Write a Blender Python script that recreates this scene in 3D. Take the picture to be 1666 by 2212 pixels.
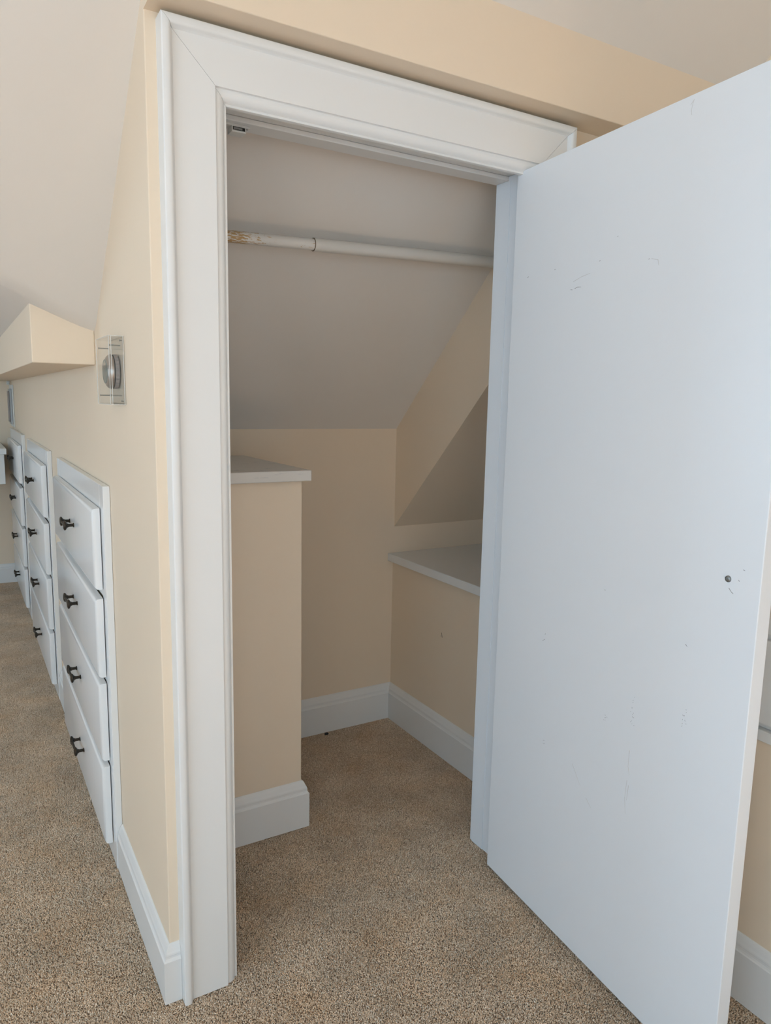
import bpy, bmesh, math, random
from mathutils import Vector, Matrix
random.seed(7)
for o in list(bpy.data.objects): bpy.data.objects.remove(o, do_unlink=True)
scene = bpy.context.scene
C = scene.collection

# ------------------------------------------------------------------ camera
F, YAW, PITCH, ROLL = 1566.13, -0.534555, 0.152507, 0.020129
cy_, sy_ = math.cos(YAW), math.sin(YAW)
fwd = Vector((-sy_*math.cos(PITCH), cy_*math.cos(PITCH), -math.sin(PITCH)))
r0 = Vector((cy_, sy_, 0)); u0 = r0.cross(fwd)
right = r0*math.cos(ROLL) + u0*math.sin(ROLL)
up = -r0*math.sin(ROLL) + u0*math.cos(ROLL)
cam_d = bpy.data.cameras.new('camera'); cam = bpy.data.objects.new('camera', cam_d); C.objects.link(cam)
m = Matrix((right, up, -fwd)).transposed().to_4x4(); m.translation = Vector((-0.37135, -1.61467, 1.46))
cam.matrix_world = m
cam_d.sensor_fit = 'HORIZONTAL'; cam_d.sensor_width = 36.0; cam_d.lens = F/1666*36.0
cam_d.clip_start = 0.02
scene.camera = cam

# ------------------------------------------------------------------ light and exposure
w = bpy.data.worlds.new('sky'); scene.world = w; w.use_nodes = True
bg = w.node_tree.nodes['Background']; bg.inputs[0].default_value = (0.62, 0.78, 1.0, 1); bg.inputs[1].default_value = 1.0
def area(name, loc, target, sx, sy, power, col):
    d = bpy.data.lights.new(name, 'AREA'); d.shape = 'RECTANGLE'; d.size = sx; d.size_y = sy; d.energy = power; d.color = col
    o = bpy.data.objects.new(name, d); C.objects.link(o); o.location = loc
    o.rotation_euler = (Vector(target)-Vector(loc)).to_track_quat('-Z', 'Y').to_euler()
    return o
SKY_R = (0.70, 0.88, 1.0); SKY_S = (0.44, 0.73, 1.0); RAD_R, RAD_S = 13.0, 28.0                # daylight per square metre of window
REAR = [(-3.6, -2.1), (-1.6, 0.0)]; SIDE = [(-3.6, -2.3), (-2.1, -0.8), (2.2, 3.2)]; WZ0, WZ1 = 0.75, 2.10  # unseen windows placed for the light; last side window added for the drawers
for a_, b_ in REAR: area('daylight_rear_window', ((a_+b_)/2, -3.79, (WZ0+WZ1)/2), ((a_+b_)/2, 0, (WZ0+WZ1)/2), b_-a_, WZ1-WZ0, RAD_R*(b_-a_)*(WZ1-WZ0), SKY_R)
for a_, b_ in SIDE: area('daylight_side_window', (-3.79, (a_+b_)/2, (WZ0+WZ1)/2), (0, (a_+b_)/2, (WZ0+WZ1)/2), b_-a_, WZ1-WZ0, RAD_S*(b_-a_)*(WZ1-WZ0), SKY_S)
sun_d = bpy.data.lights.new('sun', 'SUN'); sun_d.energy = 42.0; sun_d.angle = 0.009; sun_d.color = (1.0, 0.96, 0.90)
sun = bpy.data.objects.new('sun', sun_d); C.objects.link(sun); sun.location = (-6, -3, 5)
sun.rotation_euler = Vector((0.55, 0.95, -1.15)).to_track_quat('-Z', 'Y').to_euler()      # added for upward bounce; falls through the rear windows onto unseen carpet
vs = scene.view_settings
vs.view_transform = 'Standard'; vs.look = 'None'; vs.gamma = 1.0; vs.use_curve_mapping = False; vs.exposure = -0.32

# ------------------------------------------------------------------ materials
def nodes(name):
    mt = bpy.data.materials.new(name); mt.use_nodes = True
    nt = mt.node_tree; return mt, nt, nt.nodes['Principled BSDF'], nt.links
def N(nt, typ, **kw):
    n = nt.nodes.new(typ)
    for k, v in kw.items():
        if k in n.inputs.keys(): n.inputs[k].default_value = v
        else: setattr(n, k, v)
    return n
def paint(name, col, rough, var=0.03, bump=0.05, bscale=60.0, stretch=(1, 1, 1)):
    mt, nt, b, L = nodes(name)
    tc = N(nt, 'ShaderNodeNewGeometry')
    mp = N(nt, 'ShaderNodeMapping'); mp.inputs['Scale'].default_value = stretch
    L.new(tc.outputs['Position'], mp.inputs['Vector'])
    n1 = N(nt, 'ShaderNodeTexNoise', Scale=2.3, Detail=4.0)
    L.new(mp.outputs[0], n1.inputs['Vector'])
    mix = N(nt, 'ShaderNodeMix', data_type='RGBA')
    mix.inputs['A'].default_value = (*[c*(1-var) for c in col], 1); mix.inputs['B'].default_value = (*[min(1, c*(1+var)) for c in col], 1)
    L.new(n1.outputs['Fac'], mix.inputs['Factor']); L.new(mix.outputs['Result'], b.inputs['Base Color'])
    n2 = N(nt, 'ShaderNodeTexNoise', Scale=bscale, Detail=3.0)
    L.new(mp.outputs[0], n2.inputs['Vector'])
    bp = N(nt, 'ShaderNodeBump', Strength=bump, Distance=0.004)
    L.new(n2.outputs['Fac'], bp.inputs['Height']); L.new(bp.outputs[0], b.inputs['Normal'])
    b.inputs['Roughness'].default_value = rough
    b.inputs['Specular IOR Level'].default_value = 0.4
    return mt
M = {}
M['wall'] = paint('cream_wall_paint', (0.83, 0.685, 0.525), 0.62, 0.02, 0.10, 55)
M['ceil'] = paint('ceiling_paint', (0.80, 0.74, 0.675), 0.85, 0.03, 0.12, 35)
M['trim'] = paint('trim_gloss_paint', (0.79, 0.78, 0.76), 0.32, 0.015, 0.06, 40)
M['door'] = paint('cool_gloss_paint', (0.785, 0.81, 0.84), 0.36, 0.015, 0.06, 30)
M['drawer'] = paint('drawer_gloss_paint', (0.84, 0.83, 0.815), 0.16, 0.012, 0.03, 30)
M['worn'] = None

def flat(name, col, rough=0.5, metal=0.0):
    mt, nt, b, L = nodes(name); b.inputs['Base Color'].default_value = (*col, 1)
    n = N(nt, 'ShaderNodeTexNoise', Scale=90.0, Detail=2.0); g = N(nt, 'ShaderNodeNewGeometry')
    L.new(g.outputs['Position'], n.inputs['Vector'])
    r = N(nt, 'ShaderNodeMapRange'); r.inputs['To Min'].default_value = max(0, rough-0.08); r.inputs['To Max'].default_value = min(1, rough+0.08)
    L.new(n.outputs['Fac'], r.inputs['Value']); L.new(r.outputs[0], b.inputs['Roughness'])
    b.inputs['Metallic'].default_value = metal; return mt
M['bronze'] = flat('dark_bronze', (0.045, 0.035, 0.025), 0.38, 0.7)
M['steel'] = flat('grey_steel', (0.30, 0.30, 0.29), 0.35, 0.9)
M['brushed'] = flat('brushed_nickel', (0.42, 0.36, 0.32), 0.32, 0.85)
M['ribbed'] = flat('grey_plastic', (0.30, 0.26, 0.24), 0.5)
M['black'] = flat('black_plastic', (0.012, 0.012, 0.012), 0.3)
M['glass_dark'] = flat('display_glass', (0.16, 0.19, 0.18), 0.08)
M['plastic'] = flat('white_plastic', (0.72, 0.70, 0.66), 0.4)
M['greypanel'] = flat('grey_panel', (0.36, 0.37, 0.37), 0.35, 0.3)
M['scuff'] = flat('scuff_grey', (0.30, 0.30, 0.31), 0.6)
M['chip'] = flat('chipped_filler', (0.64, 0.64, 0.64), 0.7)
M['crack'] = flat('dark_crack', (0.16, 0.105, 0.06), 0.7)
M['magnet'] = flat('worn_magnet', (0.45, 0.46, 0.46), 0.25, 0.9)

def acrylic(name, haze):
    mt = bpy.data.materials.new(name); mt.use_nodes = True; nt = mt.node_tree; L = nt.links
    nt.nodes.remove(nt.nodes['Principled BSDF'])
    out = nt.nodes['Material Output']
    tr = N(nt, 'ShaderNodeBsdfTransparent'); tr.inputs[0].default_value = (0.985, 0.985, 0.98, 1)
    gl = N(nt, 'ShaderNodeBsdfGlossy'); gl.inputs['Roughness'].default_value = 0.06
    df = N(nt, 'ShaderNodeBsdfDiffuse'); df.inputs[0].default_value = (0.85, 0.84, 0.81, 1)
    fr = N(nt, 'ShaderNodeFresnel'); fr.inputs['IOR'].default_value = 1.45
    m1 = N(nt, 'ShaderNodeMixShader'); m2 = N(nt, 'ShaderNodeMixShader'); m2.inputs[0].default_value = haze
    sc = N(nt, 'ShaderNodeMath', operation='MULTIPLY'); sc.inputs[1].default_value = 0.22; L.new(fr.outputs[0], sc.inputs[0])
    L.new(sc.outputs[0], m1.inputs[0]); L.new(tr.outputs[0], m1.inputs[1]); L.new(gl.outputs[0], m1.inputs[2])
    L.new(m1.outputs[0], m2.inputs[1]); L.new(df.outputs[0], m2.inputs[2]); L.new(m2.outputs[0], out.inputs[0])
    return mt
M['acrylic'] = acrylic('clear_acrylic', 0.025)
M['acrylic_edge'] = acrylic('acrylic_cut_edge', 0.60)

def carpet_mat():
    mt, nt, b, L = nodes('carpet_pile')
    g = N(nt, 'ShaderNodeNewGeometry')
    big = N(nt, 'ShaderNodeTexNoise', Scale=3.2, Detail=4.0, Roughness=0.6); L.new(g.outputs['Position'], big.inputs['Vector'])
    dn = N(nt, 'ShaderNodeTexNoise', Scale=150.0, Detail=2.0); L.new(g.outputs['Position'], dn.inputs['Vector'])
    dm = N(nt, 'ShaderNodeVectorMath', operation='SCALE'); dm.inputs['Scale'].default_value = 0.010; L.new(dn.outputs['Color'], dm.inputs[0])
    ad = N(nt, 'ShaderNodeVectorMath', operation='ADD'); L.new(g.outputs['Position'], ad.inputs[0]); L.new(dm.outputs[0], ad.inputs[1])
    vo = N(nt, 'ShaderNodeTexVoronoi', Scale=230.0); L.new(ad.outputs[0], vo.inputs['Vector'])
    fine = N(nt, 'ShaderNodeTexNoise', Scale=420.0, Detail=3.0); L.new(ad.outputs[0], fine.inputs['Vector'])
    ramp = N(nt, 'ShaderNodeValToRGB'); e = ramp.color_ramp.elements
    e[0].position = 0.18; e[0].color = (0.21, 0.135, 0.088, 1); e[1].position = 0.86; e[1].color = (0.88, 0.70, 0.54, 1)
    e2 = ramp.color_ramp.elements.new(0.5); e2.color = (0.60, 0.43, 0.305, 1)
    sep = N(nt, 'ShaderNodeSeparateColor'); L.new(vo.outputs['Color'], sep.inputs[0])
    mx = N(nt, 'ShaderNodeMix', data_type='FLOAT'); mx.inputs['Factor'].default_value = 0.55
    L.new(sep.outputs[0], mx.inputs['A']); L.new(fine.outputs['Fac'], mx.inputs['B']); L.new(mx.outputs['Result'], ramp.inputs[0])
    br = N(nt, 'ShaderNodeMapRange'); br.inputs['From Min'].default_value = 0.3; br.inputs['From Max'].default_value = 0.7
    br.inputs['To Min'].default_value = 0.88; br.inputs['To Max'].default_value = 1.10; L.new(big.outputs['Fac'], br.inputs['Value'])
    mul = N(nt, 'ShaderNodeVectorMath', operation='SCALE'); L.new(ramp.outputs[0], mul.inputs[0]); L.new(br.outputs[0], mul.inputs['Scale'])
    L.new(mul.outputs[0], b.inputs['Base Color'])
    hh = N(nt, 'ShaderNodeMath', operation='ADD'); L.new(vo.outputs['Distance'], hh.inputs[0]); L.new(fine.outputs['Fac'], hh.inputs[1])
    bp = N(nt, 'ShaderNodeBump', Strength=0.85, Distance=0.004); L.new(hh.outputs[0], bp.inputs['Height']); L.new(bp.outputs[0], b.inputs['Normal'])
    b.inputs['Roughness'].default_value = 1.0; b.inputs['Specular IOR Level'].default_value = 0.05
    b.inputs['Sheen Weight'].default_value = 0.25; b.inputs['Sheen Roughness'].default_value = 0.6
    return mt
M['carpet'] = carpet_mat()

def worn_paint(name, under, lo, hi, scale):
    # white paint worn through to what lies under it
    mt, nt, b, L = nodes(name)
    g = N(nt, 'ShaderNodeNewGeometry'); mp = N(nt, 'ShaderNodeMapping'); mp.inputs['Scale'].default_value = scale
    L.new(g.outputs['Position'], mp.inputs['Vector'])
    n = N(nt, 'ShaderNodeTexNoise', Scale=1.0, Detail=6.0, Roughness=0.65); L.new(mp.outputs[0], n.inputs['Vector'])
    r = N(nt, 'ShaderNodeMapRange'); r.inputs['From Min'].default_value = lo; r.inputs['From Max'].default_value = hi
    L.new(n.outputs['Fac'], r.inputs['Value'])
    mix = N(nt, 'ShaderNodeMix', data_type='RGBA'); mix.inputs['A'].default_value = (0.73, 0.69, 0.635, 1); mix.inputs['B'].default_value = (*under, 1)
    L.new(r.outputs[0], mix.inputs['Factor']); L.new(mix.outputs['Result'], b.inputs['Base Color']); b.inputs['Roughness'].default_value = 0.45
    return mt, nt, L, r, mix, g
M['shelf'] = worn_paint('worn_shelf_paint', (0.42, 0.42, 0.44), 0.60, 0.70, (14, 40, 220))[0]
def dowel_mat():
    mt, nt, L, r, mix, g = worn_paint('peeling_dowel_paint', (0.50, 0.31, 0.13), 0.50, 0.53, (60, 260, 260))
    # the paint is rubbed off near the left end and chipped beside the sleeve
    sx = N(nt, 'ShaderNodeSeparateXYZ'); L.new(g.outputs['Position'], sx.inputs[0])
    a = N(nt, 'ShaderNodeMapRange'); a.inputs['From Min'].default_value = 0.33; a.inputs['From Max'].default_value = 0.46
    a.inputs['To Min'].default_value = 1.0; a.inputs['To Max'].default_value = 0.0; L.new(sx.outputs[0], a.inputs['Value'])
    c = N(nt, 'ShaderNodeMapRange'); c.inputs['From Min'].default_value = 0.515; c.inputs['From Max'].default_value = 0.56
    c.inputs['To Max'].default_value = 0.38; L.new(sx.outputs[0], c.inputs['Value'])
    mxm = N(nt, 'ShaderNodeMath', operation='MAXIMUM'); L.new(a.outputs[0], mxm.inputs[0]); L.new(c.outputs[0], mxm.inputs[1])
    th = N(nt, 'ShaderNodeMapRange'); th.inputs['To Min'].default_value = 0.66; th.inputs['To Max'].default_value = 0.46
    L.new(mxm.outputs[0], th.inputs['Value'])
    t2 = N(nt, 'ShaderNodeMath', operation='ADD'); t2.inputs[1].default_value = 0.03; L.new(th.outputs[0], t2.inputs[0])
    L.new(th.outputs[0], r.inputs['From Min']); L.new(t2.outputs[0], r.inputs['From Max'])
    return mt
M['dowel'] = dowel_mat()
M['rodpaint'] = paint('aged_rod_paint', (0.72, 0.68, 0.62), 0.4, 0.05, 0.1, 40)

# ------------------------------------------------------------------ mesh helpers
def add_box(bm, x0, x1, y0, y1, z0, z1, bev=0.0, seg=2):
    vs_ = [bm.verts.new(p) for p in ((x0,y0,z0),(x1,y0,z0),(x1,y1,z0),(x0,y1,z0),(x0,y0,z1),(x1,y0,z1),(x1,y1,z1),(x0,y1,z1))]
    fs = [bm.faces.new([vs_[i] for i in f]) for f in ((3,2,1,0),(4,5,6,7),(0,1,5,4),(1,2,6,5),(2,3,7,6),(3,0,4,7))]
    if bev:
        es = list({e for f in fs for e in f.edges})
        bmesh.ops.bevel(bm, geom=es, offset=bev, segments=seg, affect='EDGES', profile=0.5)
def add_prism(bm, pts, axis, a, b):
    # polygon pts (in the two other axes, in order) extruded along axis from a to b
    def P(p, t): return {0:(t,p[0],p[1]), 1:(p[0],t,p[1]), 2:(p[0],p[1],t)}[axis]
    v0 = [bm.verts.new(P(p,a)) for p in pts]; v1 = [bm.verts.new(P(p,b)) for p in pts]; n = len(pts)
    bm.faces.new(v0[::-1]); bm.faces.new(v1)
    for i in range(n): bm.faces.new((v0[i], v0[(i+1)%n], v1[(i+1)%n], v1[i]))
def add_loft(bm, s0, s1):
    # two matching 3D sections joined into a closed solid
    v0 = [bm.verts.new(p) for p in s0]; v1 = [bm.verts.new(p) for p in s1]; n = len(v0)
    bm.faces.new(v0[::-1]); bm.faces.new(v1)
    for i in range(n): bm.faces.new((v0[i], v0[(i+1)%n], v1[(i+1)%n], v1[i]))
def add_sweep(bm, path, prof, out):
    # profile (offset from wall, z) swept along a plan path with mitred corners; out = +1 left of travel, -1 right
    secs = []; n = len(path); P = [Vector(p) for p in path]
    for i in range(n):
        d0 = (P[i]-P[i-1]).normalized() if i else (P[1]-P[0]).normalized()
        d1 = (P[i+1]-P[i]).normalized() if i < n-1 else d0
        n0 = Vector((-d0.y, d0.x))*out; n1 = Vector((-d1.y, d1.x))*out
        mm = (n0+n1); mm = mm/ max(0.2, mm.dot(n0)) if mm.length > 1e-6 else n0
        secs.append([bm.verts.new((P[i].x+mm.x*o_, P[i].y+mm.y*o_, z)) for o_, z in prof])
    k = len(prof)
    bm.faces.new(secs[0][::-1]); bm.faces.new(secs[-1])
    for a, b in zip(secs[:-1], secs[1:]):
        for i in range(k): bm.faces.new((a[i], a[(i+1)%k], b[(i+1)%k], b[i]))
def add_lathe(bm, prof, origin, axis, seg=24):
    # prof: (radius, distance along axis)
    ax = Vector(axis).normalized(); t = ax.orthogonal().normalized(); b = ax.cross(t); o = Vector(origin)
    rings = []
    for r, h in prof:
        if r < 1e-6: rings.append([bm.verts.new(o+ax*h)])
        else: rings.append([bm.verts.new(o+ax*h+(t*math.cos(2*math.pi*i/seg)+b*math.sin(2*math.pi*i/seg))*r) for i in range(seg)])
    for r0_, r1_ in zip(rings[:-1], rings[1:]):
        for i in range(seg):
            j = (i+1)%seg
            if len(r0_) == 1 and len(r1_) == 1: continue
            if len(r0_) == 1: bm.faces.new((r0_[0], r1_[i], r1_[j]))
            elif len(r1_) == 1: bm.faces.new((r0_[i], r1_[0], r0_[j]))
            else: bm.faces.new((r0_[i], r1_[i], r1_[j], r0_[j]))
    for rg, flip in ((rings[0], True), (rings[-1], False)):
        if len(rg) > 1: bm.faces.new(rg[::-1] if flip else rg)
def obj(name, bm, mat, parent=None, smooth=False):
    bmesh.ops.recalc_face_normals(bm, faces=bm.faces)
    me = bpy.data.meshes.new(name); bm.to_mesh(me); bm.free(); me.materials.append(mat)
    if smooth:
        for p in me.polygons: p.use_smooth = True
        me.set_sharp_from_angle(angle=math.radians(35))
    o = bpy.data.objects.new(name, me); C.objects.link(o)
    if parent: o.parent = parent
    return o
def tag(o, label, cat, group=None, kind=None):
    o['label'] = label; o['category'] = cat
    if group: o['group'] = group
    if kind: o['kind'] = kind
    return o
def thing(name, label, cat, loc=(0,0,0), group=None, kind=None):
    o = bpy.data.objects.new(name, None); C.objects.link(o); o.location = loc; o.empty_display_size = 0.05
    return tag(o, label, cat, group, kind)
def put(parent, o):
    # keep world place while the parent stands elsewhere
    o.parent = parent; o.location = o.location - parent.location; return o
def box(name, mat, parent, *b, bev=0.0, seg=2, smooth=False):
    bm = bmesh.new(); add_box(bm, *b, bev=bev, seg=seg); return obj(name, bm, mat, parent, smooth)
def struct(name, bm, mat, label, cat):
    return tag(obj(name, bm, mat), label, cat, kind='structure')

# ------------------------------------------------------------------ the room shell
WX, WY = 1.76, -3.7
PILE = 0.0065
bm = bmesh.new(); add_box(bm, -3.7, 2.1, -3.7, 4.72, -0.06, -PILE)
floor = struct('floor', bm, M['carpet'], 'taupe cut-pile carpet running through the room into the closet', 'carpet')

def pile_mat():
    mt, nt, b, L = nodes('carpet_yarn')
    oi = N(nt, 'ShaderNodeObjectInfo'); g = N(nt, 'ShaderNodeNewGeometry')
    ramp = N(nt, 'ShaderNodeValToRGB'); e = ramp.color_ramp.elements
    e[0].position = 0.0; e[0].color = (0.49, 0.355, 0.245, 1); e[1].position = 1.0; e[1].color = (0.97, 0.86, 0.73, 1)
    for p, c in ((0.25, (0.67, 0.505, 0.36, 1)), (0.6, (0.78, 0.61, 0.455, 1)), (0.88, (0.84, 0.675, 0.515, 1))): ramp.color_ramp.elements.new(p).color = c
    L.new(oi.outputs['Random'], ramp.inputs[0])
    big = N(nt, 'ShaderNodeTexNoise', Scale=4.5, Detail=5.0, Roughness=0.62); L.new(g.outputs['Position'], big.inputs['Vector'])
    br = N(nt, 'ShaderNodeMapRange'); br.inputs['From Min'].default_value = 0.32; br.inputs['From Max'].default_value = 0.68
    br.inputs['To Min'].default_value = 0.80; br.inputs['To Max'].default_value = 1.06; L.new(big.outputs['Fac'], br.inputs['Value'])
    mul = N(nt, 'ShaderNodeVectorMath', operation='SCALE'); L.new(ramp.outputs[0], mul.inputs[0]); L.new(br.outputs[0], mul.inputs['Scale'])
    hn = N(nt, 'ShaderNodeTexNoise', Scale=7.0, Detail=3.0); hm = N(nt, 'ShaderNodeMapping'); hm.inputs['Location'].default_value = (3.1, 7.7, 0)
    L.new(g.outputs['Position'], hm.inputs['Vector']); L.new(hm.outputs[0], hn.inputs['Vector'])
    hr = N(nt, 'ShaderNodeMapRange'); hr.inputs['From Min'].default_value = 0.45; hr.inputs['From Max'].default_value = 0.70; L.new(hn.outputs['Fac'], hr.inputs['Value'])
    tint = N(nt, 'ShaderNodeMix', data_type='RGBA', blend_type='MULTIPLY'); tint.inputs['B'].default_value = (1.0, 0.94, 0.87, 1)
    L.new(hr.outputs[0], tint.inputs['Factor']); L.new(mul.outputs[0], tint.inputs['A'])
    L.new(tint.outputs['Result'], b.inputs['Base Color']); b.inputs['Roughness'].default_value = 0.95; b.inputs['Specular IOR Level'].default_value = 0.1
    return mt
M['yarn'] = pile_mat()
def pile():
    # cut-pile tufts over the part of the carpet near the camera
    bm = bmesh.new()
    for x0, x1, y0, y1 in ((-0.95, 1.24, -1.30, 0.0), (0.16, 1.05, 0.0, 0.17), (0.16, 1.31, 0.17, YB_+0.006), (-0.95, 0.0, 0.0, 2.4), (-0.6, 0.0, 2.4, 4.61)):
        bm.faces.new([bm.verts.new(p) for p in ((x0,y0,-PILE),(x1,y0,-PILE),(x1,y1,-PILE),(x0,y1,-PILE))])
    o = obj('carpet_pile', bm, M['yarn'], floor); o['kind'] = 'stuff'
    ng = bpy.data.node_groups.new('carpet_tufts', 'GeometryNodeTree')
    ng.interface.new_socket('Geometry', in_out='INPUT', socket_type='NodeSocketGeometry'); ng.interface.new_socket('Geometry', in_out='OUTPUT', socket_type='NodeSocketGeometry')
    nd, lk = ng.nodes, ng.links
    gi = nd.new('NodeGroupInput'); go = nd.new('NodeGroupOutput')
    dp = nd.new('GeometryNodeDistributePointsOnFaces'); dp.inputs['Density'].default_value = 160000.0; dp.inputs['Seed'].default_value = 3
    sp = nd.new('GeometryNodeMeshUVSphere'); sp.inputs['Segments'].default_value = 6; sp.inputs['Rings'].default_value = 4; sp.inputs['Radius'].default_value = 1.0
    tf = nd.new('GeometryNodeTransform'); tf.inputs['Translation'].default_value = (0, 0, 0.0036); tf.inputs['Scale'].default_value = (0.00125, 0.00125, 0.0034)
    sm = nd.new('GeometryNodeSetMaterial'); sm.inputs['Material'].default_value = M['yarn']
    ss = nd.new('GeometryNodeSetShadeSmooth')
    ip = nd.new('GeometryNodeInstanceOnPoints')
    rv = nd.new('FunctionNodeRandomValue'); rv.data_type = 'FLOAT_VECTOR'
    rv.inputs['Min'].default_value = (-0.75, -0.75, 0.0); rv.inputs['Max'].default_value = (0.75, 0.75, 6.283)
    rs = nd.new('FunctionNodeRandomValue'); rs.data_type = 'FLOAT'; rs.inputs[2].default_value = 0.78; rs.inputs[3].default_value = 1.15; rs.inputs['Seed'].default_value = 5
    lk.new(gi.outputs[0], dp.inputs['Mesh']); lk.new(sp.outputs['Mesh'], tf.inputs['Geometry']); lk.new(tf.outputs[0], ss.inputs['Geometry']); lk.new(ss.outputs[0], sm.inputs['Geometry'])
    lk.new(dp.outputs['Points'], ip.inputs['Points']); lk.new(sm.outputs[0], ip.inputs['Instance'])
    lk.new(rv.outputs[0], ip.inputs['Rotation']); lk.new(rs.outputs[1], ip.inputs['Scale'])
    lk.new(ip.outputs[0], go.inputs[0])
    md = o.modifiers.new('tufts', 'NODES'); md.node_group = ng
YB_ = 1.117
pile()

SL = 0.866
def zA(y): return 2.267 - SL*y
bm = bmesh.new()
add_prism(bm, [(0.17,0),(4.62,0),(4.62,1.66),(0.9,1.66),(0.17,2.42)], 0, 0.0, 0.10)
struct('wall_left', bm, M['wall'], 'cream wall with built-in drawers and the thermostat, left of the closet door', 'wall')

bm = bmesh.new()
add_prism(bm, [(0,0),(0.14,0),(0.14,2.125),(1.075,2.125),(1.075,0),(WX,0),(WX,2.222),(0,2.222)], 1, 0.0, 0.17)
es = [e for e in bm.edges if all(abs(v.co.x) < 1e-5 and abs(v.co.y) < 1e-5 for v in e.verts)]
bmesh.ops.bevel(bm, geom=es, offset=0.0025, segments=3, affect='EDGES', profile=0.5)
struct('wall_front', bm, M['wall'], 'cream wall around the closet doorway', 'wall')

bm = bmesh.new(); add_box(bm, 0.0, WX+0.05, -0.098, 0.17, 2.222, 2.46)
es = [e for e in bm.edges if all(v.co.z < 2.23 and v.co.y < -0.09 for v in e.verts) or all(v.co.x < 1e-4 and v.co.y < -0.09 for v in e.verts)]
bmesh.ops.bevel(bm, geom=es, offset=0.0025, segments=3, affect='EDGES', profile=0.5)
struct('wall_header', bm, M['wall'], 'cream bulkhead jutting out above the white door casing', 'wall')

# room ceiling: flat part, the slope over the drawer wall and the slope beside it
bm = bmesh.new()
ZF = 2.80; y_l = (2.267-ZF)/SL; y_r = (2.325-ZF)/SL; x_c = (1.641-ZF)/0.42
Vv = {k: bm.verts.new(p) for k, p in dict(a=(-3.8,-3.8,ZF), b=(2.1,-3.8,ZF), c=(2.1,y_r,ZF), d=(0.05,y_r,ZF), e=(0.05,y_l,ZF),
      f=(x_c,y_l,ZF), g=(x_c,4.72,ZF), h=(-3.8,4.72,ZF), i=(0.05,0.747,1.620), j=(0.05,4.72,1.620), k=(2.1,0.10,2.325-SL*0.10), l=(0.05,0.10,2.325-SL*0.10)).items()}
fs = [bm.faces.new([Vv[k] for k in s]) for s in ('abcdefgh', 'fei', 'fijg', 'dckl')]
cr = [e for e in bm.edges if set(e.verts) == {Vv['f'], Vv['i']}]
bmesh.ops.bevel(bm, geom=cr, offset=0.04, segments=6, affect='EDGES', profile=0.5)
ex = bmesh.ops.extrude_face_region(bm, geom=list(bm.faces))
bmesh.ops.translate(bm, verts=[v for v in ex['geom'] if isinstance(v, bmesh.types.BMVert)], vec=(0,0,0.08))
ceil_o = struct('ceiling', bm, M['ceil'], 'off-white attic ceiling with slopes coming down to the drawer wall', 'ceiling')

for p in ceil_o.data.polygons: p.use_smooth = True
ceil_o.data.set_sharp_from_angle(angle=math.radians(15))
bm = bmesh.new(); add_box(bm, -0.172, 0.0, 0.735, 4.62, 1.548, 1.718, bev=0.003)
struct('wall_soffit', bm, M['wall'], 'cream boxed-in soffit along the top of the drawer wall', 'soffit')
bm = bmesh.new(); add_box(bm, -3.7, 0.1, 4.62, 4.72, 0, 2.86)
struct('wall_far', bm, M['wall'], 'cream end wall beyond the farthest drawers', 'wall')
bm = bmesh.new(); add_box(bm, WX, WX+0.1, -3.7, 0.0, 0, 2.86)
struct('wall_right', bm, M['wall'], 'cream wall behind the open door at the right edge', 'wall')
def spans(lo, hi, holes):
    out = []; p = lo
    for a_, b_ in holes: out.append((p, a_)); p = b_
    return out + [(p, hi)]
bm = bmesh.new()
for a_, b_ in spans(-3.8, 4.72, SIDE): add_box(bm, -3.8, -3.7, a_, b_, 0, 2.86)
for a_, b_ in SIDE: add_box(bm, -3.8, -3.7, a_, b_, 0, WZ0); add_box(bm, -3.8, -3.7, a_, b_, WZ1, 2.86)
struct('wall_window_side', bm, M['wall'], 'cream side wall with windows, behind the camera on the left', 'wall')
bm = bmesh.new()
for a_, b_ in spans(-3.7, 1.86, REAR): add_box(bm, a_, b_, -3.8, -3.7, 0, 2.86)
for a_, b_ in REAR: add_box(bm, a_, b_, -3.8, -3.7, 0, WZ0); add_box(bm, a_, b_, -3.8, -3.7, WZ1, 2.86)
struct('wall_window_rear', bm, M['wall'], 'cream rear wall with windows, behind the camera', 'wall')
def window(name, rear, a, b, label):
    t = thing(name, label, 'window', (0,0,0), kind='structure')
    def bar(nm, a0, a1, z0, z1, d0=-3.70, d1=-3.68):
        if rear: box(nm, M['trim'], t, a0, a1, d0, d1, z0, z1, bev=0.003)
        else: box(nm, M['trim'], t, d0, d1, a0, a1, z0, z1, bev=0.003)
    bar('window_sill', a-0.1, b+0.1, WZ0-0.04, WZ0, -3.70, -3.64)
    bar('window_casing', a-0.08, b+0.08, WZ1, WZ1+0.08); bar('window_casing', a-0.08, a, WZ0, WZ1); bar('window_casing', b, b+0.08, WZ0, WZ1)
    bar('mullion', (a+b)/2-0.02, (a+b)/2+0.02, WZ0, WZ1, -3.74, -3.70)
for i, (a_, b_) in enumerate(REAR): window('window_%d' % (i+1), True, a_, b_, ('white window in the rear wall, farther left behind the camera', 'white window in the rear wall, farther right behind the camera')[i])
for i, (a_, b_) in enumerate(SIDE): window('window_%d' % (i+3), False, a_, b_, ('white side window nearest the rear wall', 'white side window opposite the closet', 'unseen white side window added to light the drawer fronts')[i])

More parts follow.
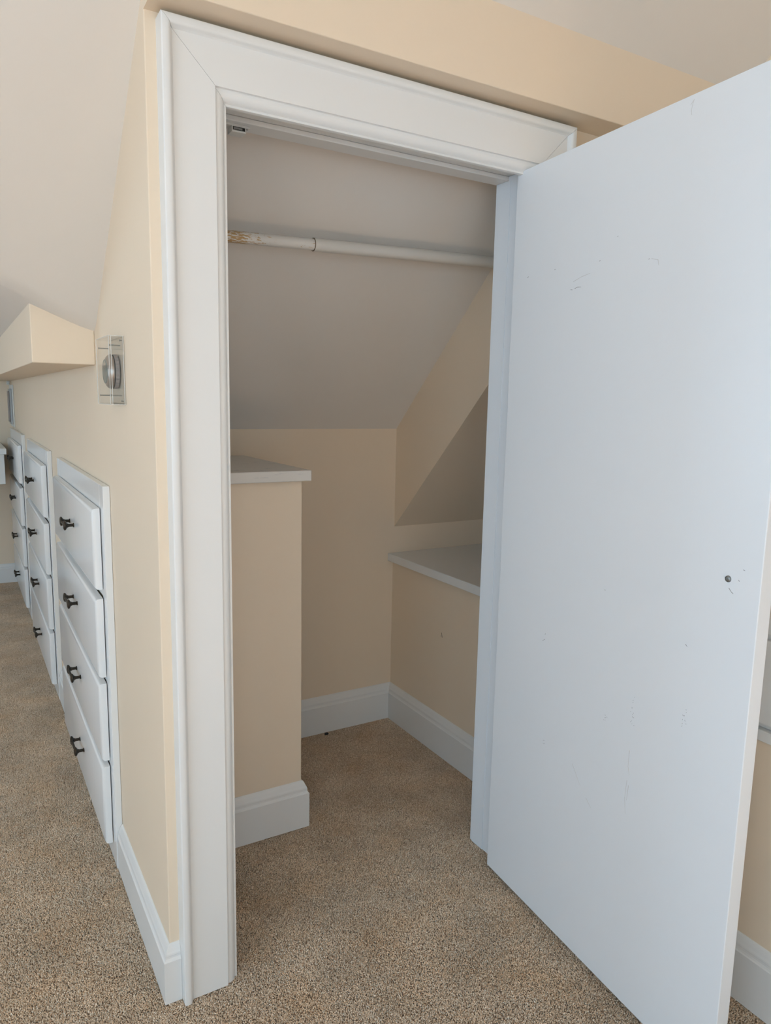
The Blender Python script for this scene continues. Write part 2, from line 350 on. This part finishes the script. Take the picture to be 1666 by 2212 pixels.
# ------------------------------------------------------------------ closet interior
YB = 1.138
def zC(y): return 1.35 + 0.945*(1.125-y)
bm = bmesh.new(); add_box(bm, 0.10, 2.0, YB, YB+0.08, 0, 1.45)
struct('wall_closet_back', bm, M['wall'], 'cream low back wall of the closet under the slope', 'wall')
bm = bmesh.new()
add_prism(bm, [(0.10, zC(0.10)),(1.20, zC(1.20)),(1.20, zC(1.20)+0.08),(0.10, zC(0.10)+0.08)], 0, 0.10, 1.34)
struct('ceiling_closet', bm, M['ceil'], 'off-white sloped ceiling inside the closet behind the rod', 'ceiling')
bm = bmesh.new(); add_box(bm, 0.10, 1.34, 0.10, 0.17, 2.13, 2.42)
struct('wall_closet_lintel', bm, M['wall'], 'cream strip of wall inside the closet above the doorway', 'wall')
bm = bmesh.new(); add_box(bm, 1.302, 1.34, 0.17, YB, 0, 0.744)
knee = struct('wall_closet_knee', bm, M['wall'], 'cream knee wall on the right of the closet under the ledge', 'wall')
bm = bmesh.new()
for (ya, za), (yb, zb), wd in (((0.738,0.520),(0.733,0.500),0.0022), ((0.742,0.508),(0.740,0.499),0.0014)):
    add_loft(bm, [(1.3021,ya-wd/2,za),(1.3021,ya+wd/2,za),(1.3015,ya+wd/2,za),(1.3015,ya-wd/2,za)], [(1.3021,yb-wd/2,zb),(1.3021,yb+wd/2,zb),(1.3015,yb+wd/2,zb),(1.3015,yb-wd/2,zb)])
o = obj('scuff_mark', bm, M['crack'], knee); o['label'] = 'small dark scuff on the cream knee wall'
def zN(y): return 0.912 + 0.985*(1.125-y)
bm = bmesh.new()
add_prism(bm, [(YB+0.02, zN(YB+0.02)),(0.17, zN(0.17)),(0.17, zC(0.17)+0.03),(YB+0.02, zC(YB+0.02)+0.03)], 0, 1.306, 1.34)
struct('wall_closet_gable', bm, M['wall'], 'cream slanting band of wall at the right of the closet', 'wall')
bm = bmesh.new()
add_prism(bm, [(YB+0.02, zN(YB+0.02)),(0.17, zN(0.17)),(0.17, zN(0.17)+0.06),(YB+0.02, zN(YB+0.02)+0.06)], 0, 1.34, 2.0)
struct('ceiling_niche', bm, M['wall'], 'cream sloped underside of the niche above the ledge', 'ceiling')
bm = bmesh.new(); add_box(bm, 2.0, 2.05, 0.0, YB+0.08, 0, 2.2); 
struct('wall_niche_end', bm, M['wall'], 'cream end wall of the niche', 'wall')
bm = bmesh.new(); add_box(bm, 0.10, 0.579, 0.522, YB, 0, 1.20, bev=0.003)
struct('wall_half', bm, M['wall'], 'cream half-height wall in the closet, left of the doorway opening', 'wall')

# shelf boards
b1 = box('shelf_board', M['shelf'], None, 0.10, 0.602, 0.497, YB, 1.2005, 1.235, bev=0.003)
tag(b1, 'worn white shelf board capping the half-height wall', 'shelf')
b2 = box('ledge_board', M['trim'], None, 1.274, 2.0, 0.17, YB, 0.7445, 0.780, bev=0.003)
tag(b2, 'white ledge board on the knee wall at the closet right', 'shelf')

# ------------------------------------------------------------------ baseboards
def bprof(t, zf, zt):
    d = zt-zf
    return [(0,0),(t,0),(t,zf),(t*0.84,zf+d*0.07),(t*0.74,zf+d*0.18),(t*0.72,zf+d*0.30),(t*0.74,zf+d*0.36),(t*0.70,zf+d*0.46),(t*0.58,zf+d*0.58),(t*0.44,zf+d*0.74),(t*0.28,zf+d*0.90),(t*0.10,zf+d*0.99),(0,zt)]
PB = bprof(0.018, 0.111, 0.148); PC = bprof(0.021, 0.122, 0.165)
bm = bmesh.new(); add_sweep(bm, [(0,0.572),(0,0),(0.0230,0)], PB, -1)
base_left = struct('baseboard_left', bm, M['trim'], 'white moulded baseboard wrapping the corner below the thermostat wall', 'baseboard')
U = [(0.575, 1.660), (2.035, 3.120), (3.505, 4.590)]
for a, b in ((1.664, 2.031), (3.124, 3.501)):
    bm = bmesh.new(); add_sweep(bm, [(0,b),(0,a)], PB, -1); obj('baseboard_piece', bm, M['trim'], base_left)
bm = bmesh.new(); add_sweep(bm, [(0.579,YB),(0.579,0.522),(0.17,0.522)], PC, 1)
struct('baseboard_half_wall', bm, M['trim'], 'white moulded baseboard around the foot of the half-height wall', 'baseboard')
bm = bmesh.new(); add_sweep(bm, [(0.6005,YB),(1.302,YB),(1.302,0.172)], PC, -1)
struct('baseboard_closet', bm, M['trim'], 'white moulded baseboard in the back corner of the closet', 'baseboard')
bm = bmesh.new(); add_sweep(bm, [(-3.6,4.62),(0,4.62)], PB, -1)
struct('baseboard_far', bm, M['trim'], 'white baseboard along the end wall beyond the drawers', 'baseboard')

# ------------------------------------------------------------------ door casing, jambs and stops
X0, X9, ZT = 0.0235, 1.1465, 2.2100
trim = thing('trim_1', 'wide white painted door casing with jambs around the closet opening', 'door frame', kind='structure')
band = [(0.0,0.0),(0.0,0.0415),(0.002,0.0440),(0.006,0.0450),(0.013,0.0450),(0.0165,0.0435),(0.0185,0.0405),(0.0200,0.0365),(0.0220,0.0340),(0.0240,0.0320)]
flatp = [(0.1110,0.0320)]
bead = [(0.1116,0.0300),(0.1120,0.0262),(0.1135,0.0252),(0.1165,0.0258),(0.1205,0.0255),(0.1250,0.0238),(0.1290,0.0208),(0.1325,0.0168),(0.1345,0.0130),(0.1350,0.0118),(0.1362,0.0126),(0.1398,0.0126),(0.1402,0.0115),(0.1402,0.0)]
full = band+flatp+bead; short = band+flatp+[(0.1110,0.0)]
def cas(name, s0, s1):
    bm = bmesh.new(); add_loft(bm, s0, s1); return obj(name, bm, M['trim'], trim, smooth=True)
cas('casing_side', [(X0+u,-v,0) for u,v in full], [(X0+u,-v,ZT-u-0.0004) for u,v in full])
cas('casing_side', [(X9-u,-v,0) for u,v in short], [(X9-u,-v,ZT-u-0.0004) for u,v in short])
cas('casing_head', [(X0+u+0.0004,-v,ZT-u) for u,v in full], [(max(1.0355,X9-u)-0.0004,-v,ZT-u) for u,v in full])
box('jamb', M['trim'], trim, 0.140, 0.160, 0.001, 0.172, 0, 2.104)
box('jamb', M['door'], trim, 1.0442, 1.075, 0.001, 0.172, 0, 2.104, bev=0.001)  # cooler colour than the left jamb and the casing
box('head_jamb', M['trim'], trim, 0.140, 1.075, 0.001, 0.172, 2.1045, 2.125)
box('door_stop', M['trim'], trim, 0.160, 0.168, 0.110, 0.165, 0, 2.092, bev=0.001)
box('door_stop', M['door'], trim, 1.0422, 1.0440, 0.106, 0.161, 0, 2.0915, bev=0.0006)
box('door_stop', M['trim'], trim, 0.160, 1.0440, 0.115, 0.172, 2.092, 2.1042, bev=0.002)

# ------------------------------------------------------------------ the open door
TH = -1.6501
door = thing('door_1', 'plain white slab door standing open at the right, scuffed inner face', 'door', (0.9891, 0.0123, 0), kind='structure')
door.rotation_euler = (0, 0, TH)          # local +x runs along the door, local +y is its thickness
DW, DT, DZ0, DZ1 = 0.844, 0.035, 0.021, 2.079
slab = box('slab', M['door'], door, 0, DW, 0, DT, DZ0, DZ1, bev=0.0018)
bm = bmesh.new(); add_lathe(bm, [(0.0068,0.0),(0.0068,0.0015),(0.0060,0.0030),(0.0035,0.0042),(0.0,0.0046)], (0.772, 0, 1.125), (0,-1,0), 20)
add_lathe(bm, [(0.0030,0.004),(0.0030,0.0052),(0.0,0.0054)], (0.772, 0, 1.125), (0,-1,0), 12)
o = obj('bolt_end', bm, M['steel'], door, smooth=True); o['label'] = 'small grey bolt end in the door face'
def mark(bm, pts, wd):
    # a shallow scratch following pts (along, height) on the inner face
    for (a, za), (b, zb) in zip(pts[:-1], pts[1:]):
        d = Vector((b-a, 0, zb-za)); L_ = d.length
        if L_ < 1e-5: continue
        d /= L_; n = Vector((-d.z, 0, d.x))*wd*0.5
        p, q = Vector((a,0,za)), Vector((b,0,zb))
        v0 = [bm.verts.new(p+n), bm.verts.new(p-n), bm.verts.new(q-n*0.6), bm.verts.new(q+n*0.6)]
        v1 = [bm.verts.new(v.co+Vector((0,-0.0003,0))) for v in v0]
        bm.faces.new(v1); 
        for i in range(4): bm.faces.new((v0[i], v0[(i+1)%4], v1[(i+1)%4], v1[i]))
bm = bmesh.new()
dk = [[(0.262,1.743),(0.272,1.745),(0.285,1.744)],[(0.247,1.742),(0.254,1.741)],[(0.066,1.795),(0.0715,1.798)],[(0.775,1.107),(0.782,1.100),(0.786,1.098)],
      [(0.219,0.826),(0.223,0.829)],[(0.214,0.822),(0.217,0.825)],[(0.222,0.842),(0.224,0.845)],[(0.803,1.150),(0.807,1.149)],[(0.795,1.128),(0.797,1.125)],
      [(0.683,0.962),(0.688,0.958)],[(0.435,1.02),(0.437,1.018)],[(0.345,1.795),(0.348,1.797)],[(0.40,1.84),(0.402,1.842)],[(0.50,1.775),(0.503,1.776)],[(0.18,1.80),(0.183,1.801)]]
for s in dk: mark(bm, s, 0.0014)
for (cx_, cz_, h_, n_) in ((0.552,0.760,0.075,14),(0.697,0.800,0.045,10),(0.466,0.705,0.02,6),(0.245,0.55,0.03,5)):
    for _ in range(n_):
        a = cx_+random.uniform(-0.006,0.006); zz = cz_+random.uniform(-h_/2,h_/2); mark(bm, [(a,zz),(a+random.uniform(-.002,.002),zz-random.uniform(.001,.003))], 0.0008)
o = obj('scuff_marks', bm, M['scuff'], door); o['kind'] = 'stuff'; o['label'] = 'small dark scuffs on the door face'
bm = bmesh.new()
for s in ([(0.255,1.760),(0.285,1.768),(0.315,1.772)],[(0.508,1.775),(0.527,1.770),(0.530,1.758)],[(0.551,0.66),(0.550,0.62),(0.556,0.60)],[(0.550,0.585),(0.547,0.54),(0.552,0.50)],
          [(0.556,0.575),(0.553,0.535)],[(0.36,0.535),(0.395,0.49)],[(0.418,0.470),(0.438,0.452)],[(0.590,2.066),(0.586,2.050),(0.588,2.040)],[(0.592,2.068),(0.583,2.060)]): mark(bm, s, 0.0016)
o = obj('scratches', bm, M['chip'], door); o['kind'] = 'stuff'; o['label'] = 'faint pale scratches on the door face'

# ------------------------------------------------------------------ built-in drawer units in the left wall
ZD = [(0.885,1.130),(0.610,0.856),(0.340,0.590),(0.062,0.320)]
W_ = U[0][1]-U[0][0]
def make_drawers(y0, label):
    t = thing('drawer_unit', label, 'drawers', (0, y0, 0), 'built-in drawer units in the left wall')
    W = W_; fx = -0.020
    for a, b in ((0, 0.062), (W-0.062, W)): box('stile', M['drawer'], t, fx, -0.0005, a, b, 0.0, 1.200, bev=0.0015)
    box('top_rail', M['drawer'], t, fx, -0.0005, 0.0622, W-0.0622, 1.105, 1.200, bev=0.0015)
    for z in (0.860, 0.590, 0.320): box('rail', M['drawer'], t, fx+0.001, -0.0005, 0.0622, W-0.0622, z, z+0.03)
    box('toe_board', M['drawer'], t, fx, -0.0005, 0.0622, W-0.0622, 0.0, 0.085)
    for z0, z1 in ZD:
        bm = bmesh.new(); xf, xb = -0.0455, -0.0225
        prof = [(xb,0.0),(xf+0.012,0.0),(xf+0.006,0.0015),(xf+0.002,0.006),(xf,0.013)]
        y_a, y_b = 0.050, W-0.050
        rings = []
        for x_, ins in prof:
            rings.append([bm.verts.new(p) for p in ((x_,y_a+ins,z0+ins),(x_,y_b-ins,z0+ins),(x_,y_b-ins,z1-ins),(x_,y_a+ins,z1-ins))])
        bm.faces.new(rings[0]); bm.faces.new(rings[-1])
        for ra, rb in zip(rings[:-1], rings[1:]):
            for i in range(4): bm.faces.new((ra[i], ra[(i+1)%4], rb[(i+1)%4], rb[i]))
        d = obj('drawer', bm, M['drawer'], t, smooth=True)
        zc = (z0+z1)/2 + 0.012; yc = W/2 - 0.050
        bm = bmesh.new()
        for dy in (-0.048, 0.048):
            add_lathe(bm, [(0.0075,0),(0.0075,0.002),(0.0052,0.004),(0.0055,0.016),(0.0085,0.022),(0.0150,0.0255),(0.0165,0.028),(0.0160,0.031),(0.0105,0.0335),(0,0.0342)], (xf, yc+dy, zc), (-1,0,0), 20)
        add_lathe(bm, [(0.0042,-0.048),(0.0042,0.048)], (xf-0.0285, yc, zc), (0,1,0), 10)
        obj('drawer_pull', bm, M['bronze'], d, smooth=True)
    return t
def copy_tree(o, parent=None):
    c = o.copy(); C.objects.link(c); c.parent = parent
    for ch in o.children: copy_tree(ch, c)
    return c
du = make_drawers(U[0][0], 'white four-drawer unit nearest the closet door, below the thermostat')
for k, lab in ((1, 'middle white four-drawer unit of the three along the left wall'), (2, 'farthest white four-drawer unit along the left wall, below the grey panel')):
    c = copy_tree(du); c.location = (0, U[k][0], 0); c['label'] = lab

# ------------------------------------------------------------------ thermostat and its clear guard
TY, TZ = 0.392, 1.520
th_ = thing('thermostat', 'round nickel thermostat inside the clear guard box on the left wall', 'thermostat', (-0.0032, TY, TZ))
th_.scale = (1.0, 1.09, 1.09)
def lz(name, prof, mat, seg=48):
    bm = bmesh.new(); add_lathe(bm, prof, (0,0,0), (-1,0,0), seg); return obj(name, bm, mat, th_, smooth=True)
bm = bmesh.new()
seg = 96; rings = []
for h, k in ((0.0,1),(0.0095,1)):
    rings.append([bm.verts.new((-h, (0.0395 + (0.0009 if (i//2)%2 else 0))*math.cos(2*math.pi*i/seg), (0.0395 + (0.0009 if (i//2)%2 else 0))*math.sin(2*math.pi*i/seg))) for i in range(seg)])
bm.faces.new(rings[0]); bm.faces.new(rings[1])
for i in range(seg): bm.faces.new((rings[0][i], rings[0][(i+1)%seg], rings[1][(i+1)%seg], rings[1][i]))
obj('mounting_ring', bm, M['ribbed'], th_)
lz('gasket', [(0.0380,0.0095),(0.0380,0.0122)], M['black'])
lz('dial_ring', [(0.0400,0.0122),(0.0412,0.0135),(0.0412,0.0155),(0.0400,0.0185),(0.0375,0.0220),(0.0340,0.0252),(0.0300,0.0272),(0.0285,0.0276)], M['brushed'])
lz('display', [(0.0284,0.0265),(0.0280,0.0292),(0.0268,0.0302),(0.0262,0.0296),(0.0200,0.0298),(0.0,0.0300)], M['glass_dark'])
gd = thing('thermostat_guard', 'clear acrylic guard box screwed over the thermostat on the left wall', 'guard', (0, 0.385, 1.52))
gy0, gy1, gz0, gz1, gx = 0.298, 0.478, 1.437, 1.604, -0.0368
def gbox(name, mat, *b, bev=0.0): o = box(name, mat, None, *b, bev=bev); return put(gd, o)
gbox('back_plate', M['acrylic'], -0.003, -0.0003, gy0, gy1, gz0, gz1)
gbox('front_plate', M['acrylic'], gx, gx+0.0025, gy0, gy1, gz0, gz1)
gbox('side_plate', M['acrylic'], gx+0.003, -0.0033, gy0, gy0+0.0025, gz0, gz1)
gbox('side_plate', M['acrylic'], gx+0.003, -0.0033, gy1-0.0025, gy1, gz0, gz1)
gbox('top_plate', M['acrylic'], gx+0.003, -0.0033, gy0+0.003, gy1-0.003, gz1-0.0025, gz1)
gbox('bottom_plate', M['acrylic'], gx+0.003, -0.0033, gy0+0.003, gy1-0.003, gz0, gz0+0.0025)
e_ = 0.0011
for (x_, y_) in ((gx-e_, gy0-e_), (gx-e_, gy1), (gx+0.004, gy0-e_-0.0004), (-0.0040, gy0-e_-0.0004)): gbox('cut_edge', M['acrylic_edge'], x_, x_+e_*1.1, y_, y_+e_*1.1, gz0, gz1)
for z_ in (gz0-e_, gz1): gbox('cut_edge', M['acrylic_edge'], gx, -0.0005, gy0, gy0+e_, z_, z_+e_); gbox('cut_edge', M['acrylic_edge'], gx, gx+e_, gy0+e_, gy1, z_, z_+e_)
for y_ in (gy0+0.012, gy1-0.012):
    for z_ in (gz0+0.022, gz1-0.022):
        bm = bmesh.new(); add_lathe(bm, [(0.0026,0.0),(0.0026,0.0016),(0.0015,0.0018),(0.0015,0.026)], (gx+0.0027, y_, z_), (1,0,0), 14)
        put(gd, obj('standoff_screw', bm, M['steel'], None, smooth=True))
for z_ in (gz0+0.008, gz1-0.010):
    bm = bmesh.new(); add_lathe(bm, [(0.0024,0.0),(0.0024,0.0015),(0.0011,0.0017),(0.0011,0.006)], (-0.011, gy0+0.004, z_), (1,0,0), 12)
    put(gd, obj('corner_screw', bm, M['steel'], None, smooth=True))

# ------------------------------------------------------------------ closet rod
rod = thing('closet_rod', 'white painted closet rod with peeling paint under the sloped ceiling', 'rod', (0.10, 0.42, 1.8935))
sl_ = 0.0345; ax = Vector((1, 0, sl_)).normalized()
def rp(x): return (x-0.10, 0, (x-0.10)*sl_)
bm = bmesh.new(); add_lathe(bm, [(0.0165,0.0),(0.0165,0.62)], rp(0.1002), ax, 32); o = obj('dowel', bm, M['dowel'], rod, smooth=True); o['label'] = 'thinner dowel with bare wood showing through paint'
bm = bmesh.new(); add_lathe(bm, [(0.0172,0.0),(0.0194,0.0),(0.0197,0.002),(0.0191,0.004),(0.0191,0.735)], rp(0.5680), ax, 32); obj('sleeve', bm, M['rodpaint'], rod, smooth=True)
bm = bmesh.new(); add_lathe(bm, [(0.0166,0.0),(0.0190,0.0),(0.0190,0.0014),(0.0166,0.0014)], rp(0.5664), ax, 32); obj('seam', bm, M['crack'], rod, smooth=True)

# ------------------------------------------------------------------ magnetic catch under the head stop
mc = thing('magnetic_catch', 'small white magnetic catch under the door head', 'catch', (0.240, 0.145, 2.0918))
def cb(name, mat, *b, bev=0.0006): return put(mc, box(name, mat, None, *b, bev=bev))
cb('flange', M['plastic'], 0.2120, 0.2690, 0.131, 0.158, 2.0872, 2.0918)
cb('housing', M['plastic'], 0.2240, 0.2580, 0.1285, 0.160, 2.0735, 2.0870)
cb('recess', M['black'], 0.2262, 0.2558, 0.1278, 0.1284, 2.0775, 2.0850, bev=0)
cb('magnet', M['magnet'], 0.2280, 0.2490, 0.1270, 0.1277, 2.0788, 2.0832, bev=0)
bm = bmesh.new(); add_lathe(bm, [(0.0030,0),(0.0026,0.0012),(0,0.0016)], (0.2640, 0.138, 2.0872), (0,0,-1), 12); put(mc, obj('screw', bm, M['steel'], None, smooth=True))

# ------------------------------------------------------------------ low built-in behind the door
bm = bmesh.new(); add_box(bm, 1.235, WX, -3.0, -0.001, 0, 0.682)
struct('wall_low_right', bm, M['wall'], 'cream low wall behind the free edge of the open door', 'wall')
bm = bmesh.new(); add_sweep(bm, [(1.235,-3.0),(1.235,-0.002)], bprof(0.016,0.130,0.172), 1)
struct('baseboard_right', bm, M['trim'], 'white moulded baseboard behind the free edge of the open door', 'baseboard')
cab = thing('wall_cabinet', 'white built-in cabinet with a ledge behind the free edge of the door', 'cabinet', (1.235, -1.5, 0.682))
def kb(name, *b, bev=0.002): return put(cab, box(name, M['trim'], None, *b, bev=bev))
kb('body', 1.240, WX, -3.0, -0.001, 0.7095, 0.944); kb('top_board', 1.218, WX, -3.0, -0.001, 0.9442, 0.981)
kb('bottom_rail', 1.222, WX, -3.0, -0.001, 0.6825, 0.7092)
for k in range(3):
    kb('drawer_front', 1.226, 1.2398, -0.95*k-0.96, -0.95*k-0.03, 0.722, 0.926, bev=0.004)

# far built-in and panel
fc = thing('ledge_cabinet', 'white cabinet with a ledge on the end wall at the left edge', 'cabinet', (-0.8, 4.2, 0.84))
def fb(name, *b, bev=0.003): return put(fc, box(name, M['trim'], None, *b, bev=bev))
fb('body', -1.5, -0.100, 3.98, 4.619, 0.84, 1.045); fb('top_board', -1.5, -0.086, 3.955, 4.619, 1.0452, 1.085)
fb('panel', -0.62, -0.160, 3.968, 3.9798, 0.865, 1.02); fb('panel', -1.25, -0.68, 3.968, 3.9798, 0.865, 1.02)
pn = thing('wall_panel', 'narrow grey metal panel on the left wall above the farthest drawers', 'panel', (0, 4.2, 1.36))
def pb(name, mat, *b, bev=0.003): return put(pn, box(name, mat, None, *b, bev=bev))
pb('back_plate', M['plastic'], -0.010, -0.0005, 4.30, 4.60, 1.215, 1.52)
pb('housing', M['greypanel'], -0.024, -0.0102, 4.34, 4.52, 1.235, 1.49); pb('cover', M['ribbed'], -0.032, -0.0242, 4.37, 4.49, 1.25, 1.475)
pb('conduit', M['plastic'], -0.030, -0.010, 4.50, 4.53, 1.521, 1.5475, bev=0.004)

# small dark scrap in the carpet by the closet baseboard
bm = bmesh.new(); add_lathe(bm, [(0,0.0),(0.008,0.001),(0.010,0.004),(0.006,0.008),(0,0.009)], (0,0,0), (0,0,1), 10)
for v in bm.verts: v.co.x *= 1.0+random.uniform(-.3,.5); v.co.y *= 0.7+random.uniform(-.3,.3); v.co.z *= 1+random.uniform(-.3,.3)
o = obj('dark_scrap', bm, M['black'], None); o.location = (0.955, 1.098, -0.0005); tag(o, 'tiny black scrap on the carpet against the closet baseboard', 'scrap')
